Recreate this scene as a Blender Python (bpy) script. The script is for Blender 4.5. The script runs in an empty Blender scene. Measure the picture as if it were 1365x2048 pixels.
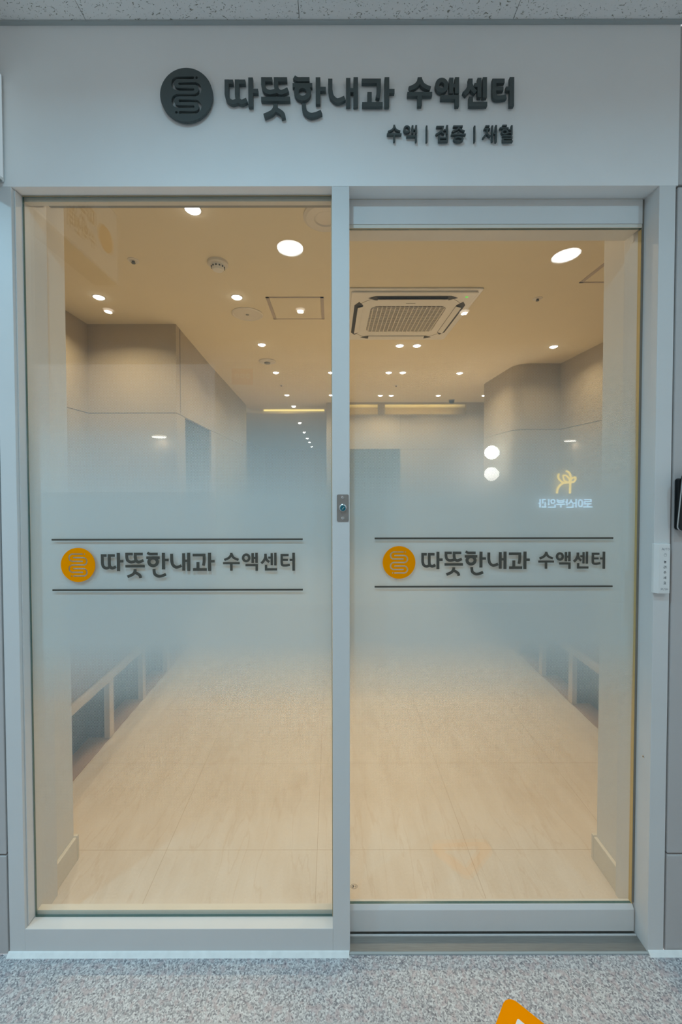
import bpy, bmesh, math, random
from mathutils import Vector, Matrix
PI = math.pi
random.seed(4)
SC = bpy.context.scene
COL = SC.collection

# ------------------------------------------------------------------ camera, world, exposure
cam_d = bpy.data.cameras.new('camera'); cam = bpy.data.objects.new('camera', cam_d); COL.objects.link(cam)
SC.camera = cam
cam_d.sensor_fit = 'VERTICAL'; cam_d.sensor_height = 36.0; cam_d.sensor_width = 24.0
cam_d.lens = 770.0 * 36.0 / 2048.0
cam_d.shift_x = 17.5 / 2048.0
cam_d.shift_y = -51.0 / 2048.0
cam_d.clip_start = 0.02
_p, _r = math.radians(1.19), math.radians(0.10)
_f = Vector((0, math.cos(_p), -math.sin(_p))); _u = Vector((0, math.sin(_p), math.cos(_p))); _x = Vector((1, 0, 0))
_rt = _x * math.cos(_r) - _u * math.sin(_r); _up = _u * math.cos(_r) + _x * math.sin(_r)
cam.matrix_world = Matrix(((_rt.x, _up.x, -_f.x, 0.0), (_rt.y, _up.y, -_f.y, -1.116), (_rt.z, _up.z, -_f.z, 1.378), (0, 0, 0, 1)))

SC.view_settings.view_transform = 'Standard'; SC.view_settings.look = 'None'
SC.view_settings.gamma = 1.0; SC.view_settings.use_curve_mapping = False
SC.view_settings.exposure = 0.17
W = bpy.data.worlds.new('world'); SC.world = W; W.use_nodes = True
W.node_tree.nodes['Background'].inputs[0].default_value = (0.78, 0.82, 0.86, 1)
W.node_tree.nodes['Background'].inputs[1].default_value = 0.70

COOL = (0.34, 0.75, 1.0)          # corridor lamps
WARM = (1.0, 0.77, 0.50)          # clinic lamps
P_BIG, P_ROW, P_IN, P_LOBBY = 8.2, 3.6, 5.9, 3.0

# ------------------------------------------------------------------ node helpers
def newmat(name):
    m = bpy.data.materials.new(name); m.use_nodes = True
    nt = m.node_tree; nt.nodes.clear()
    out = nt.nodes.new('ShaderNodeOutputMaterial')
    return m, nt, out
def N(nt, typ, **kw):
    n = nt.nodes.new(typ)
    for k, v in kw.items():
        if k.startswith('i_'): n.inputs[k[2:].replace('_', ' ')].default_value = v
        else: setattr(n, k, v)
    return n
def L(nt, a, b): nt.links.new(a, b)
def math_n(nt, op, a, b=None, c=None):
    n = nt.nodes.new('ShaderNodeMath'); n.operation = op
    for i, v in enumerate((a, b, c)):
        if v is None: continue
        if isinstance(v, (int, float)): n.inputs[i].default_value = v
        else: nt.links.new(v, n.inputs[i])
    return n.outputs[0]
def ramp(nt, fac, stops, interp='LINEAR'):
    n = nt.nodes.new('ShaderNodeValToRGB'); n.color_ramp.interpolation = interp
    el = n.color_ramp.elements
    while len(el) > 1: el.remove(el[-1])
    el[0].position = stops[0][0]; el[0].color = stops[0][1]
    for p, c in stops[1:]:
        e = el.new(p); e.color = c
    nt.links.new(fac, n.inputs[0]); return n.outputs[0]
def C4(c): return (c[0], c[1], c[2], 1)

def paint(name, col, rough=0.5, metallic=0.0, var=0.03, scale=6.0, bump=0.0, bscale=200.0, spec=0.5):
    m, nt, out = newmat(name)
    b = N(nt, 'ShaderNodeBsdfPrincipled')
    b.inputs['Roughness'].default_value = rough; b.inputs['Metallic'].default_value = metallic
    b.inputs['Specular IOR Level'].default_value = spec
    tc = N(nt, 'ShaderNodeTexCoord')
    no = N(nt, 'ShaderNodeTexNoise'); no.inputs['Scale'].default_value = scale; no.inputs['Detail'].default_value = 4
    L(nt, tc.outputs['Object'], no.inputs['Vector'])
    lo = tuple(max(0, c * (1 - var)) for c in col); hi = tuple(min(1, c * (1 + var)) for c in col)
    c = ramp(nt, no.outputs[0], [(0.3, C4(lo)), (0.7, C4(hi))])
    L(nt, c, b.inputs['Base Color'])
    if bump > 0:
        n2 = N(nt, 'ShaderNodeTexNoise'); n2.inputs['Scale'].default_value = bscale
        L(nt, tc.outputs['Object'], n2.inputs['Vector'])
        bp = N(nt, 'ShaderNodeBump'); bp.inputs['Strength'].default_value = bump; bp.inputs['Distance'].default_value = 0.001
        L(nt, n2.outputs[0], bp.inputs['Height']); L(nt, bp.outputs[0], b.inputs['Normal'])
    L(nt, b.outputs[0], out.inputs[0]); return m
def emis(name, col, s):
    m, nt, out = newmat(name)
    e = N(nt, 'ShaderNodeEmission'); e.inputs[0].default_value = C4(col); e.inputs[1].default_value = s
    L(nt, e.outputs[0], out.inputs[0]); return m

def brushed(name, col, rough):
    m, nt, out = newmat(name)
    b = N(nt, 'ShaderNodeBsdfPrincipled'); b.inputs['Metallic'].default_value = 0.9
    tc = N(nt, 'ShaderNodeTexCoord'); mp = N(nt, 'ShaderNodeMapping'); mp.inputs['Scale'].default_value = (3, 90, 90)
    no = N(nt, 'ShaderNodeTexNoise'); no.inputs['Scale'].default_value = 6; no.inputs['Detail'].default_value = 5
    L(nt, tc.outputs['Object'], mp.inputs[0]); L(nt, mp.outputs[0], no.inputs['Vector'])
    c = ramp(nt, no.outputs[0], [(0.3, C4(tuple(v * .85 for v in col))), (0.7, C4(col))]); L(nt, c, b.inputs['Base Color'])
    b.inputs['Roughness'].default_value = rough
    L(nt, b.outputs[0], out.inputs[0]); return m

def glass_mat():
    m, nt, out = newmat('clear_glass')
    g = N(nt, 'ShaderNodeNewGeometry')
    d = N(nt, 'ShaderNodeVectorMath', operation='DOT_PRODUCT')
    L(nt, g.outputs['Incoming'], d.inputs[0]); L(nt, g.outputs['Normal'], d.inputs[1])
    c = math_n(nt, 'ABSOLUTE', d.outputs['Value'])
    k = math_n(nt, 'POWER', math_n(nt, 'SUBTRACT', 1.0, c), 5.0)
    r = math_n(nt, 'MULTIPLY_ADD', k, 0.95, 0.045)
    t = N(nt, 'ShaderNodeBsdfTransparent'); t.inputs[0].default_value = (0.955, 0.975, 0.968, 1)
    gl = N(nt, 'ShaderNodeBsdfGlossy'); gl.inputs['Roughness'].default_value = 0.0; gl.inputs[0].default_value = (1, 1, 1, 1)
    mx = N(nt, 'ShaderNodeMixShader'); L(nt, r, mx.inputs[0]); L(nt, t.outputs[0], mx.inputs[1]); L(nt, gl.outputs[0], mx.inputs[2])
    L(nt, mx.outputs[0], out.inputs[0]); return m

def film_mat():
    """white screen-printed film: round dots that swell into a solid band at chest height"""
    m, nt, out = newmat('halftone_frosted_film')
    tc = N(nt, 'ShaderNodeNewGeometry'); sp = N(nt, 'ShaderNodeSeparateXYZ'); L(nt, tc.outputs['Position'], sp.inputs[0])
    w = 2 * PI / 0.0046
    cx = math_n(nt, 'COSINE', math_n(nt, 'MULTIPLY', sp.outputs[0], w))
    cz = math_n(nt, 'COSINE', math_n(nt, 'MULTIPLY', sp.outputs[2], w))
    f = math_n(nt, 'MULTIPLY_ADD', math_n(nt, 'MULTIPLY', cx, cz), 0.5, 0.5)
    zn = math_n(nt, 'DIVIDE', sp.outputs[2], 2.0)
    g = lambda v: (v, v, v, 1)
    cov = ramp(nt, zn, [(0.14, g(0)), (0.20, g(.18)), (0.27, g(.30)), (0.34, g(.46)), (0.39, g(.68)), (0.44, g(1.02)), (0.655, g(1.02)), (0.70, g(.78)), (0.74, g(.62)), (0.80, g(.36)), (0.86, g(.16)), (0.905, g(0))])
    # coverage -> threshold with a soft edge
    t = math_n(nt, 'SUBTRACT', 1.0, cov)
    e = math_n(nt, 'DIVIDE', math_n(nt, 'SUBTRACT', f, t), 0.06)
    cl = N(nt, 'ShaderNodeClamp'); L(nt, e, cl.inputs[0]); mask = cl.outputs[0]
    d = N(nt, 'ShaderNodeBsdfDiffuse'); d.inputs[0].default_value = (0.66, 0.77, 0.83, 1)
    tr = N(nt, 'ShaderNodeBsdfTranslucent'); tr.inputs[0].default_value = (0.80, 0.83, 0.83, 1)
    rf = N(nt, 'ShaderNodeBsdfRefraction'); rf.inputs['IOR'].default_value = 1.12; rf.inputs['Roughness'].default_value = 0.75; rf.inputs[0].default_value = (0.85, 0.88, 0.88, 1)
    m1 = N(nt, 'ShaderNodeMixShader'); m1.inputs[0].default_value = 0.5; L(nt, tr.outputs[0], m1.inputs[1]); L(nt, rf.outputs[0], m1.inputs[2])
    m2 = N(nt, 'ShaderNodeMixShader'); m2.inputs[0].default_value = 0.24; L(nt, d.outputs[0], m2.inputs[1]); L(nt, m1.outputs[0], m2.inputs[2])
    tp = N(nt, 'ShaderNodeBsdfTransparent')
    mx = N(nt, 'ShaderNodeMixShader'); L(nt, mask, mx.inputs[0]); L(nt, tp.outputs[0], mx.inputs[1]); L(nt, m2.outputs[0], mx.inputs[2])
    L(nt, mx.outputs[0], out.inputs[0]); return m

def granite_mat():
    m, nt, out = newmat('speckled_granite')
    b = N(nt, 'ShaderNodeBsdfPrincipled'); b.inputs['Roughness'].default_value = 0.38
    tc = N(nt, 'ShaderNodeTexCoord')
    v = N(nt, 'ShaderNodeTexVoronoi'); v.inputs['Scale'].default_value = 300; L(nt, tc.outputs['Object'], v.inputs['Vector'])
    sp = N(nt, 'ShaderNodeSeparateColor'); L(nt, v.outputs['Color'], sp.inputs[0])
    n1 = N(nt, 'ShaderNodeTexNoise'); n1.inputs['Scale'].default_value = 150; n1.inputs['Detail'].default_value = 3; n1.inputs['Roughness'].default_value = 0.65
    L(nt, tc.outputs['Object'], n1.inputs['Vector'])
    n2 = N(nt, 'ShaderNodeTexNoise'); n2.inputs['Scale'].default_value = 55; n2.inputs['Detail'].default_value = 2; L(nt, tc.outputs['Object'], n2.inputs['Vector'])
    base = ramp(nt, sp.outputs[0], [(0.0, (0.24, 0.24, 0.26, 1)), (0.25, (0.36, 0.36, 0.38, 1)), (0.55, (0.54, 0.54, 0.55, 1)), (1.0, (0.72, 0.72, 0.72, 1))])
    pink = N(nt, 'ShaderNodeMix', data_type='RGBA'); pink.inputs[7].default_value = (0.50, 0.41, 0.42, 1)
    L(nt, base, pink.inputs[6]); L(nt, ramp(nt, n2.outputs[0], [(0.52, (0, 0, 0, 1)), (0.62, (.6, .6, .6, 1))]), pink.inputs[0])
    dk = N(nt, 'ShaderNodeMix', data_type='RGBA'); dk.inputs[7].default_value = (0.12, 0.12, 0.15, 1)
    L(nt, pink.outputs[2], dk.inputs[6]); L(nt, ramp(nt, n1.outputs[0], [(0.35, (.8, .8, .8, 1)), (0.44, (0, 0, 0, 1))]), dk.inputs[0])
    # slab joints every 0.508 m
    s = N(nt, 'ShaderNodeSeparateXYZ'); L(nt, tc.outputs['Object'], s.inputs[0])
    def joint(o, off, per, wd):
        q = math_n(nt, 'FRACT', math_n(nt, 'DIVIDE', math_n(nt, 'ADD', o, off), per))
        return math_n(nt, 'LESS_THAN', math_n(nt, 'ABSOLUTE', math_n(nt, 'SUBTRACT', q, 0.5)), wd / per / 2)
    j = math_n(nt, 'MAXIMUM', joint(s.outputs[0], 20.32 + 0.254 - 0.223, 0.508, 0.0028), joint(s.outputs[1], 20.32 + 0.40, 0.508, 0.0028))
    jj = N(nt, 'ShaderNodeMix', data_type='RGBA'); jj.inputs[7].default_value = (0.50, 0.51, 0.50, 1)
    L(nt, dk.outputs[2], jj.inputs[6]); L(nt, math_n(nt, 'MULTIPLY', j, 0.75), jj.inputs[0])
    L(nt, jj.outputs[2], b.inputs['Base Color']); L(nt, b.outputs[0], out.inputs[0]); return m

def tile_mat():
    m, nt, out = newmat('beige_stone_tile')
    b = N(nt, 'ShaderNodeBsdfPrincipled'); b.inputs['Roughness'].default_value = 0.42
    tc = N(nt, 'ShaderNodeTexCoord')
    mp = N(nt, 'ShaderNodeMapping'); mp.inputs['Rotation'].default_value = (0, 0, math.radians(24)); mp.inputs['Scale'].default_value = (6, 1.6, 1)
    L(nt, tc.outputs['Object'], mp.inputs[0])
    n1 = N(nt, 'ShaderNodeTexNoise'); n1.inputs['Scale'].default_value = 2.2; n1.inputs['Detail'].default_value = 7; n1.inputs['Roughness'].default_value = 0.62; n1.inputs['Distortion'].default_value = 0.6
    L(nt, mp.outputs[0], n1.inputs['Vector'])
    n2 = N(nt, 'ShaderNodeTexNoise'); n2.inputs['Scale'].default_value = 3.5; n2.inputs['Detail'].default_value = 3; L(nt, tc.outputs['Object'], n2.inputs['Vector'])
    base = ramp(nt, n1.outputs[0], [(0.25, (0.61, 0.53, 0.44, 1)), (0.5, (0.66, 0.595, 0.52, 1)), (0.75, (0.70, 0.65, 0.59, 1))])
    mm = N(nt, 'ShaderNodeMix', data_type='RGBA'); mm.inputs[7].default_value = (0.70, 0.65, 0.59, 1)
    L(nt, base, mm.inputs[6]); L(nt, ramp(nt, n2.outputs[0], [(0.4, (0, 0, 0, 1)), (0.7, (.5, .5, .5, 1))]), mm.inputs[0])
    # thin darker veins
    mv = N(nt, 'ShaderNodeMapping'); mv.inputs['Rotation'].default_value = (0, 0, math.radians(20)); mv.inputs['Scale'].default_value = (5, 0.9, 1); L(nt, tc.outputs['Object'], mv.inputs[0])
    n3 = N(nt, 'ShaderNodeTexNoise'); n3.inputs['Scale'].default_value = 1.6; n3.inputs['Detail'].default_value = 6; L(nt, mv.outputs[0], n3.inputs['Vector'])
    vein = ramp(nt, n3.outputs[0], [(0.488, (0, 0, 0, 1)), (0.5, (.22, .22, .22, 1)), (0.512, (0, 0, 0, 1))])
    mv2 = N(nt, 'ShaderNodeMix', data_type='RGBA'); mv2.inputs[7].default_value = (0.48, 0.34, 0.22, 1)
    L(nt, mm.outputs[2], mv2.inputs[6]); L(nt, vein, mv2.inputs[0])
    s = N(nt, 'ShaderNodeSeparateXYZ'); L(nt, tc.outputs['Object'], s.inputs[0])
    def joint(o, off, per, wd):
        q = math_n(nt, 'FRACT', math_n(nt, 'DIVIDE', math_n(nt, 'ADD', o, off), per))
        return math_n(nt, 'LESS_THAN', math_n(nt, 'ABSOLUTE', math_n(nt, 'SUBTRACT', q, 0.5)), wd / per / 2)
    j = math_n(nt, 'MAXIMUM', joint(s.outputs[0], 22.4 + 0.28 + 0.058, 0.56, 0.0022), joint(s.outputs[1], 22.62 + 0.2175 - 0.285, 0.435, 0.0022))
    jj = N(nt, 'ShaderNodeMix', data_type='RGBA'); jj.inputs[7].default_value = (0.40, 0.30, 0.20, 1)
    L(nt, mv2.outputs[2], jj.inputs[6]); L(nt, math_n(nt, 'MULTIPLY', j, 0.55), jj.inputs[0])
    L(nt, jj.outputs[2], b.inputs['Base Color']); L(nt, b.outputs[0], out.inputs[0]); return m

def fissured_mat():
    m, nt, out = newmat('fissured_ceiling_board')
    b = N(nt, 'ShaderNodeBsdfPrincipled'); b.inputs['Roughness'].default_value = 0.95
    tc = N(nt, 'ShaderNodeTexCoord'); mp = N(nt, 'ShaderNodeMapping'); mp.inputs['Scale'].default_value = (1.0, 1.6, 1); L(nt, tc.outputs['Object'], mp.inputs[0])
    n1 = N(nt, 'ShaderNodeTexNoise'); n1.inputs['Scale'].default_value = 54; n1.inputs['Detail'].default_value = 2.5; n1.inputs['Distortion'].default_value = 2.0; n1.inputs['Roughness'].default_value = .55; L(nt, mp.outputs[0], n1.inputs['Vector'])
    n2 = N(nt, 'ShaderNodeTexNoise'); n2.inputs['Scale'].default_value = 190; n2.inputs['Detail'].default_value = 1; L(nt, mp.outputs[0], n2.inputs['Vector'])
    a = ramp(nt, n1.outputs[0], [(0.325, (1, 1, 1, 1)), (0.355, (0, 0, 0, 1))]); c = ramp(nt, n2.outputs[0], [(0.255, (1, 1, 1, 1)), (0.285, (0, 0, 0, 1))])
    hole = math_n(nt, 'MAXIMUM', a, c)
    mx = N(nt, 'ShaderNodeMix', data_type='RGBA'); mx.inputs[6].default_value = (0.93, 0.92, 0.90, 1); mx.inputs[7].default_value = (0.34, 0.32, 0.26, 1)
    L(nt, hole, mx.inputs[0]); L(nt, mx.outputs[2], b.inputs['Base Color'])
    bp = N(nt, 'ShaderNodeBump'); bp.invert = True; bp.inputs['Distance'].default_value = 0.002; L(nt, hole, bp.inputs['Height']); L(nt, bp.outputs[0], b.inputs['Normal'])
    L(nt, b.outputs[0], out.inputs[0]); return m

M = dict(
    frame=paint('painted_steel_frame', (0.69, 0.69, 0.68), 0.45, var=0.015, bump=0.05),
    wall=paint('smooth_white_wall', (0.90, 0.90, 0.89), 0.75, var=0.015, bump=0.12, bscale=500),
    panel=paint('grey_wall_panel', (0.52, 0.50, 0.49), 0.5, var=0.015),
    groove=paint('dark_joint', (0.22, 0.20, 0.17), 0.8),
    ceil_cor=fissured_mat(), trimgrey=paint('grey_trim_metal', (0.42, 0.46, 0.46), 0.5),
    granite=granite_mat(), tile=tile_mat(),
    glass=glass_mat(), edge=paint('green_glass_edge', (0.07, 0.15, 0.14), 0.15), film=film_mat(),
    bead=paint('silicone_bead', (0.45, 0.36, 0.22), 0.4), seal=paint('white_sealant', (0.88, 0.90, 0.88), 0.5, var=0.05, scale=40),
    steel=brushed('brushed_stainless', (0.42, 0.42, 0.40), 0.42),
    letter=paint('charcoal_acrylic', (0.085, 0.105, 0.105), 0.6, var=0.02, spec=0.3),
    vinyl=paint('dark_brown_vinyl', (0.085, 0.080, 0.066), 0.7, var=0.02, spec=0.2),
    orange=paint('orange_vinyl', (1.0, 0.31, 0.0), 0.8, var=0.01, spec=0.0),
    ceil_in=paint('clinic_ceiling_paint', (0.80, 0.73, 0.56), 0.9, var=0.01),
    wall_in=paint('clinic_wallpaper', (0.455, 0.395, 0.285), 0.85, var=0.03, scale=3),
    reveal_in=paint('clinic_reveal_paint', (0.74, 0.72, 0.68), 0.7, var=0.02),
    base_in=paint('baseboard_paint', (0.72, 0.68, 0.60), 0.5),
    dark=paint('dark_slot', (0.03, 0.035, 0.03), 0.6), darkgrey=paint('dark_grey_metal', (0.10, 0.12, 0.12), 0.4),
    midgrey=paint('mid_grey_metal', (0.30, 0.31, 0.30), 0.4),
    white=paint('white_plastic', (0.80, 0.80, 0.78), 0.4), cream=paint('cream_plastic', (0.74, 0.71, 0.65), 0.45),
    black=paint('black_plastic', (0.012, 0.014, 0.015), 0.3), screen=paint('dark_screen', (0.01, 0.09, 0.11), 0.06),
    teal=paint('teal_lock', (0.0, 0.12, 0.16), 0.25), chrome=paint('chrome', (0.75, 0.78, 0.80), 0.18, metallic=1.0),
    plate=paint('steel_plate', (0.33, 0.30, 0.28), 0.4, metallic=0.6), screwdark=paint('screw_recess', (0.03, 0.03, 0.03), 0.6),
    wood=paint('pale_wood', (0.62, 0.50, 0.36), 0.5, var=0.1, scale=9), seat=paint('taupe_leather', (0.22, 0.16, 0.13), 0.55),
    slotbrown=paint('grille_shadow_grey', (0.10, 0.09, 0.075), 0.7), sheet_brown=paint('brown_sheet', (0.36, 0.25, 0.18), 0.6, var=0.1), kick=paint('blue_grey_board', (0.075, 0.10, 0.12), 0.6), doordark=paint('dark_blue_door', (0.05, 0.085, 0.11), 0.25),
    ink=paint('grey_ink', (0.10, 0.11, 0.12), 0.6), inkl=paint('light_grey_ink', (0.30, 0.32, 0.34), 0.6),
    lens_cool=emis('cool_lamp_lens', (0.90, 0.96, 1.0), 16.0), lens_warm=emis('warm_lamp_lens', (1.0, 0.95, 0.90), 9.0),
    lens_row=emis('row_lamp_lens', (1.0, 0.90, 0.78), 3.5),
    globe=emis('globe_glow', (1.0, 0.90, 0.84), 4.5), cove=emis('cove_strip', (1.0, 0.72, 0.22), 1.5),
    sign_white=emis('lit_white_letters', (0.45, 0.72, 1.0), 5.5), sign_yellow=emis('lit_yellow_emblem', (1.0, 0.66, 0.04), 5.0),
    green_led=emis('green_led', (0.15, 1.0, 0.10), 0.8),
    shade_glow=emis('sconce_glow', (1.0, 0.86, 0.75), 2.5),
    box_face=emis('lit_box_face', (0.62, 0.78, 0.86), 0.5), box_brown=paint('brown_letters', (0.10, 0.05, 0.02), 0.6),
    poster_orange=paint('poster_orange', (0.80, 0.20, 0.02), 0.6), poster_white=paint('poster_white', (0.85, 0.85, 0.85), 0.6),
    far=paint('far_lobby_wall', (0.50, 0.41, 0.29), 0.8), dot=paint('printed_seal', (0.05, 0.05, 0.05), 0.6),
)

# ------------------------------------------------------------------ mesh helpers
def link(name, bm, mat, parent=None, smooth=False, bevel=0.0, mats=None):
    me = bpy.data.meshes.new(name); bmesh.ops.recalc_face_normals(bm, faces=bm.faces) if not getattr(bm, 'norecalc', False) else None
    bm.to_mesh(me); bm.free()
    for x in (mats or [mat]): me.materials.append(x)
    if smooth:
        for p in me.polygons: p.use_smooth = True
    o = bpy.data.objects.new(name, me); COL.objects.link(o)
    if parent is not None: o.parent = parent
    if bevel > 0:
        b = o.modifiers.new('bevel', 'BEVEL'); b.width = bevel; b.segments = 2; b.limit_method = 'ANGLE'
    return o
def thing(name, label=None, cat=None, loc=(0, 0, 0), group=None, kind=None):
    o = bpy.data.objects.new(name, None); COL.objects.link(o); o.location = loc; o.empty_display_size = 0.05
    return tag(o, label, cat, group, kind)
def tag(o, label=None, cat=None, group=None, kind=None):
    if label: o['label'] = label
    if cat: o['category'] = cat
    if group: o['group'] = group
    if kind: o['kind'] = kind
    return o
def box(bm, a, b, mi=0):
    v = [bm.verts.new((x, y, z)) for x in (a[0], b[0]) for y in (a[1], b[1]) for z in (a[2], b[2])]
    for q in ((0, 1, 3, 2), (4, 6, 7, 5), (0, 4, 5, 1), (2, 3, 7, 6), (0, 2, 6, 4), (1, 5, 7, 3)):
        f = bm.faces.new([v[i] for i in q]); f.material_index = mi
    return bm
def B(name, a, b, mat, parent=None, bevel=0.0):
    return link(name, box(bmesh.new(), a, b), mat, parent, bevel=bevel)
def boxes(lst):
    bm = bmesh.new()
    for a, b in lst: box(bm, a, b)
    return bm
def prism(bm, pts, mapf, d0, d1):
    """extrude a 2-D outline between depths d0 and d1; mapf(u,v,d) -> xyz"""
    a = [bm.verts.new(mapf(u, v, d0)) for u, v in pts]; b = [bm.verts.new(mapf(u, v, d1)) for u, v in pts]
    bm.faces.new(a); bm.faces.new(b[::-1]); n = len(pts)
    for i in range(n): bm.faces.new((a[i], b[i], b[(i + 1) % n], a[(i + 1) % n]))
def lathe(bm, prof, c=(0, 0, 0), axis='Z', n=32, sx=1.0, sy=1.0):
    rings = []
    for r, h in prof:
        ring = []
        for k in range(n):
            t = 2 * PI * k / n; x, y = r * math.cos(t) * sx, r * math.sin(t) * sy
            p = {'Z': (x, y, h), 'Y': (x, h, y), 'X': (h, x, y)}[axis]
            ring.append(bm.verts.new((c[0] + p[0], c[1] + p[1], c[2] + p[2])))
        rings.append(ring)
    for i in range(len(rings) - 1):
        for k in range(n): bm.faces.new((rings[i][k], rings[i][(k + 1) % n], rings[i + 1][(k + 1) % n], rings[i + 1][k]))
    if prof[0][0] > 1e-6: bm.faces.new(rings[0][::-1])
    if prof[-1][0] > 1e-6: bm.faces.new(rings[-1])
    bmesh.ops.remove_doubles(bm, verts=bm.verts, dist=1e-6)
    return bm
def offset_pts(pts, w, closed):
    n = len(pts); Lf, Rt = [], []
    for i in range(n):
        p = Vector(pts[i])
        a = Vector(pts[(i - 1) % n]) if (closed or i > 0) else None
        b = Vector(pts[(i + 1) % n]) if (closed or i < n - 1) else None
        d1 = (p - a).normalized() if a is not None else None; d2 = (b - p).normalized() if b is not None else None
        if d1 is None: d1 = d2
        if d2 is None: d2 = d1
        t = (d1 + d2); t = t.normalized() if t.length > 1e-9 else d1
        nrm = Vector((-t.y, t.x)); k = nrm.dot(Vector((-d1.y, d1.x))); s = w / 2 / max(k, 0.35)
        Lf.append(p + nrm * s); Rt.append(p - nrm * s)
    return Lf, Rt
def stroke(bm, pts, w, mapf, d0, d1, closed=False):
    Lf, Rt = offset_pts(pts, w, closed); n = len(pts)
    q = lambda arr, d: [bm.verts.new(mapf(p[0], p[1], d)) for p in arr]
    l0, r0, l1, r1 = q(Lf, d0), q(Rt, d0), q(Lf, d1), q(Rt, d1)
    for i in range(n if closed else n - 1):
        j = (i + 1) % n
        for f in ((l0[i], l0[j], r0[j], r0[i]), (l1[i], r1[i], r1[j], l1[j]), (l0[i], l1[i], l1[j], l0[j]), (r0[i], r0[j], r1[j], r1[i])): bm.faces.new(f)
    if not closed:
        bm.faces.new((l0[0], r0[0], r1[0], l1[0])); bm.faces.new((l0[-1], l1[-1], r1[-1], r0[-1]))
def smooth_path(pts, k=6):
    out = []; n = len(pts)
    for i in range(n - 1):
        p0 = Vector(pts[max(i - 1, 0)]); p1 = Vector(pts[i]); p2 = Vector(pts[i + 1]); p3 = Vector(pts[min(i + 2, n - 1)])
        for s in range(k):
            t = s / k
            v = 0.5 * ((2 * p1) + (p2 - p0) * t + (2 * p0 - 5 * p1 + 4 * p2 - p3) * t * t + (3 * p1 - p0 - 3 * p2 + p3) * t ** 3)
            out.append((v.x, v.y))
    out.append(tuple(pts[-1])); return out
def ell(cx, cy, rx, ry, n=36): return [(cx + rx * math.cos(2 * PI * i / n), cy + ry * math.sin(2 * PI * i / n)) for i in range(n)]

def holed_plate(name, outer, holes, mapf, d0, d1, mat, parent=None):
    """flat plate with real cut-outs: filled 2-D curve turned to a mesh"""
    cu = bpy.data.curves.new('tmp', 'CURVE'); cu.dimensions = '2D'; cu.fill_mode = 'BOTH'; cu.extrude = 0.5
    for pl in [outer] + holes:
        s = cu.splines.new('POLY'); s.points.add(len(pl) - 1)
        for i, (x, y) in enumerate(pl): s.points[i].co = (x, y, 0, 1)
        s.use_cyclic_u = True
    ob = bpy.data.objects.new('tmp', cu); COL.objects.link(ob)
    dg = bpy.context.evaluated_depsgraph_get()
    me = bpy.data.meshes.new_from_object(ob.evaluated_get(dg))
    bpy.data.objects.remove(ob); bpy.data.curves.remove(cu)
    bm = bmesh.new(); bm.from_mesh(me); bpy.data.meshes.remove(me)
    bmesh.ops.remove_doubles(bm, verts=bm.verts, dist=1e-5)
    for v in bm.verts: v.co = Vector(mapf(v.co.x, v.co.y, d0 if v.co.z < 0 else d1))
    return link(name, bm, mat, parent)

# ------------------------------------------------------------------ lettering (stroke outlines in a drawing grid, y down)
S_ = smooth_path
ARC = lambda cx, cy, r, a0, a1, n=12: [(cx + r * math.cos(math.radians(a0 + (a1 - a0) * i / n)), cy + r * math.sin(math.radians(a0 + (a1 - a0) * i / n))) for i in range(n + 1)]
MAIN = [  # (letter, [(points, width, closed)])
    ('따', [([(519, 134)] + S_([(519, 235), (530, 272), (562, 289), (597, 278)]), 30, 0), ([(594, 134)] + S_([(594, 235), (600, 270), (628, 288), (666, 273)]), 31, 0),
           ([(519, 149), (566, 149)], 29, 0), ([(594, 149), (655, 149)], 29, 0), ([(694, 120), (694, 320)], 34, 0), ([(694, 212), (748, 212)], 29, 0)]),
    ('뜻', [([(786, 119)] + S_([(786, 170), (797, 204), (832, 221), (882, 212)]), 30, 0), ([(879, 119)] + S_([(879, 170), (888, 205), (918, 222), (968, 203)]), 31, 0),
           ([(786, 133), (852, 133)], 28, 0), ([(879, 133), (961, 133)], 28, 0), ([(770, 267), (982, 267)], 29, 0),
           (S_([(875, 300), (873, 325), (850, 358), (792, 384)]), 31, 0), (S_([(868, 335), (905, 352), (928, 372), (935, 398)]), 30, 0)]),
    ('한', [(S_([(1012, 118), (1036, 132), (1075, 133), (1125, 133)]), 28, 0), ([(1001, 174), (1145, 174)], 29, 0), (ell(1074, 220, 46, 43), 33, 1),
           ([(1187, 120), (1187, 303)], 34, 0), ([(1187, 199), (1244, 199)], 28, 0), ([(1083, 298)] + S_([(1083, 318), (1092, 355), (1128, 378), (1170, 374), (1212, 357)]), 31, 0)]),
    ('내', [([(1277, 130)] + S_([(1277, 205), (1288, 250), (1320, 278), (1352, 275), (1383, 261)]), 31, 0),
           ([(1408, 125), (1408, 317)], 32, 0), ([(1463, 120), (1463, 320)], 33, 0), ([(1408, 209), (1463, 209)], 27, 0)]),
    ('과', [([(1507, 145), (1632, 145)] + S_([(1632, 190), (1630, 225), (1623, 262)]), 30, 0), ([(1564, 222), (1564, 305)], 32, 0), ([(1510, 305), (1660, 305)], 29, 0),
           ([(1691, 120), (1691, 321)], 34, 0), ([(1691, 214), (1747, 214)], 28, 0)])]
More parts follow.
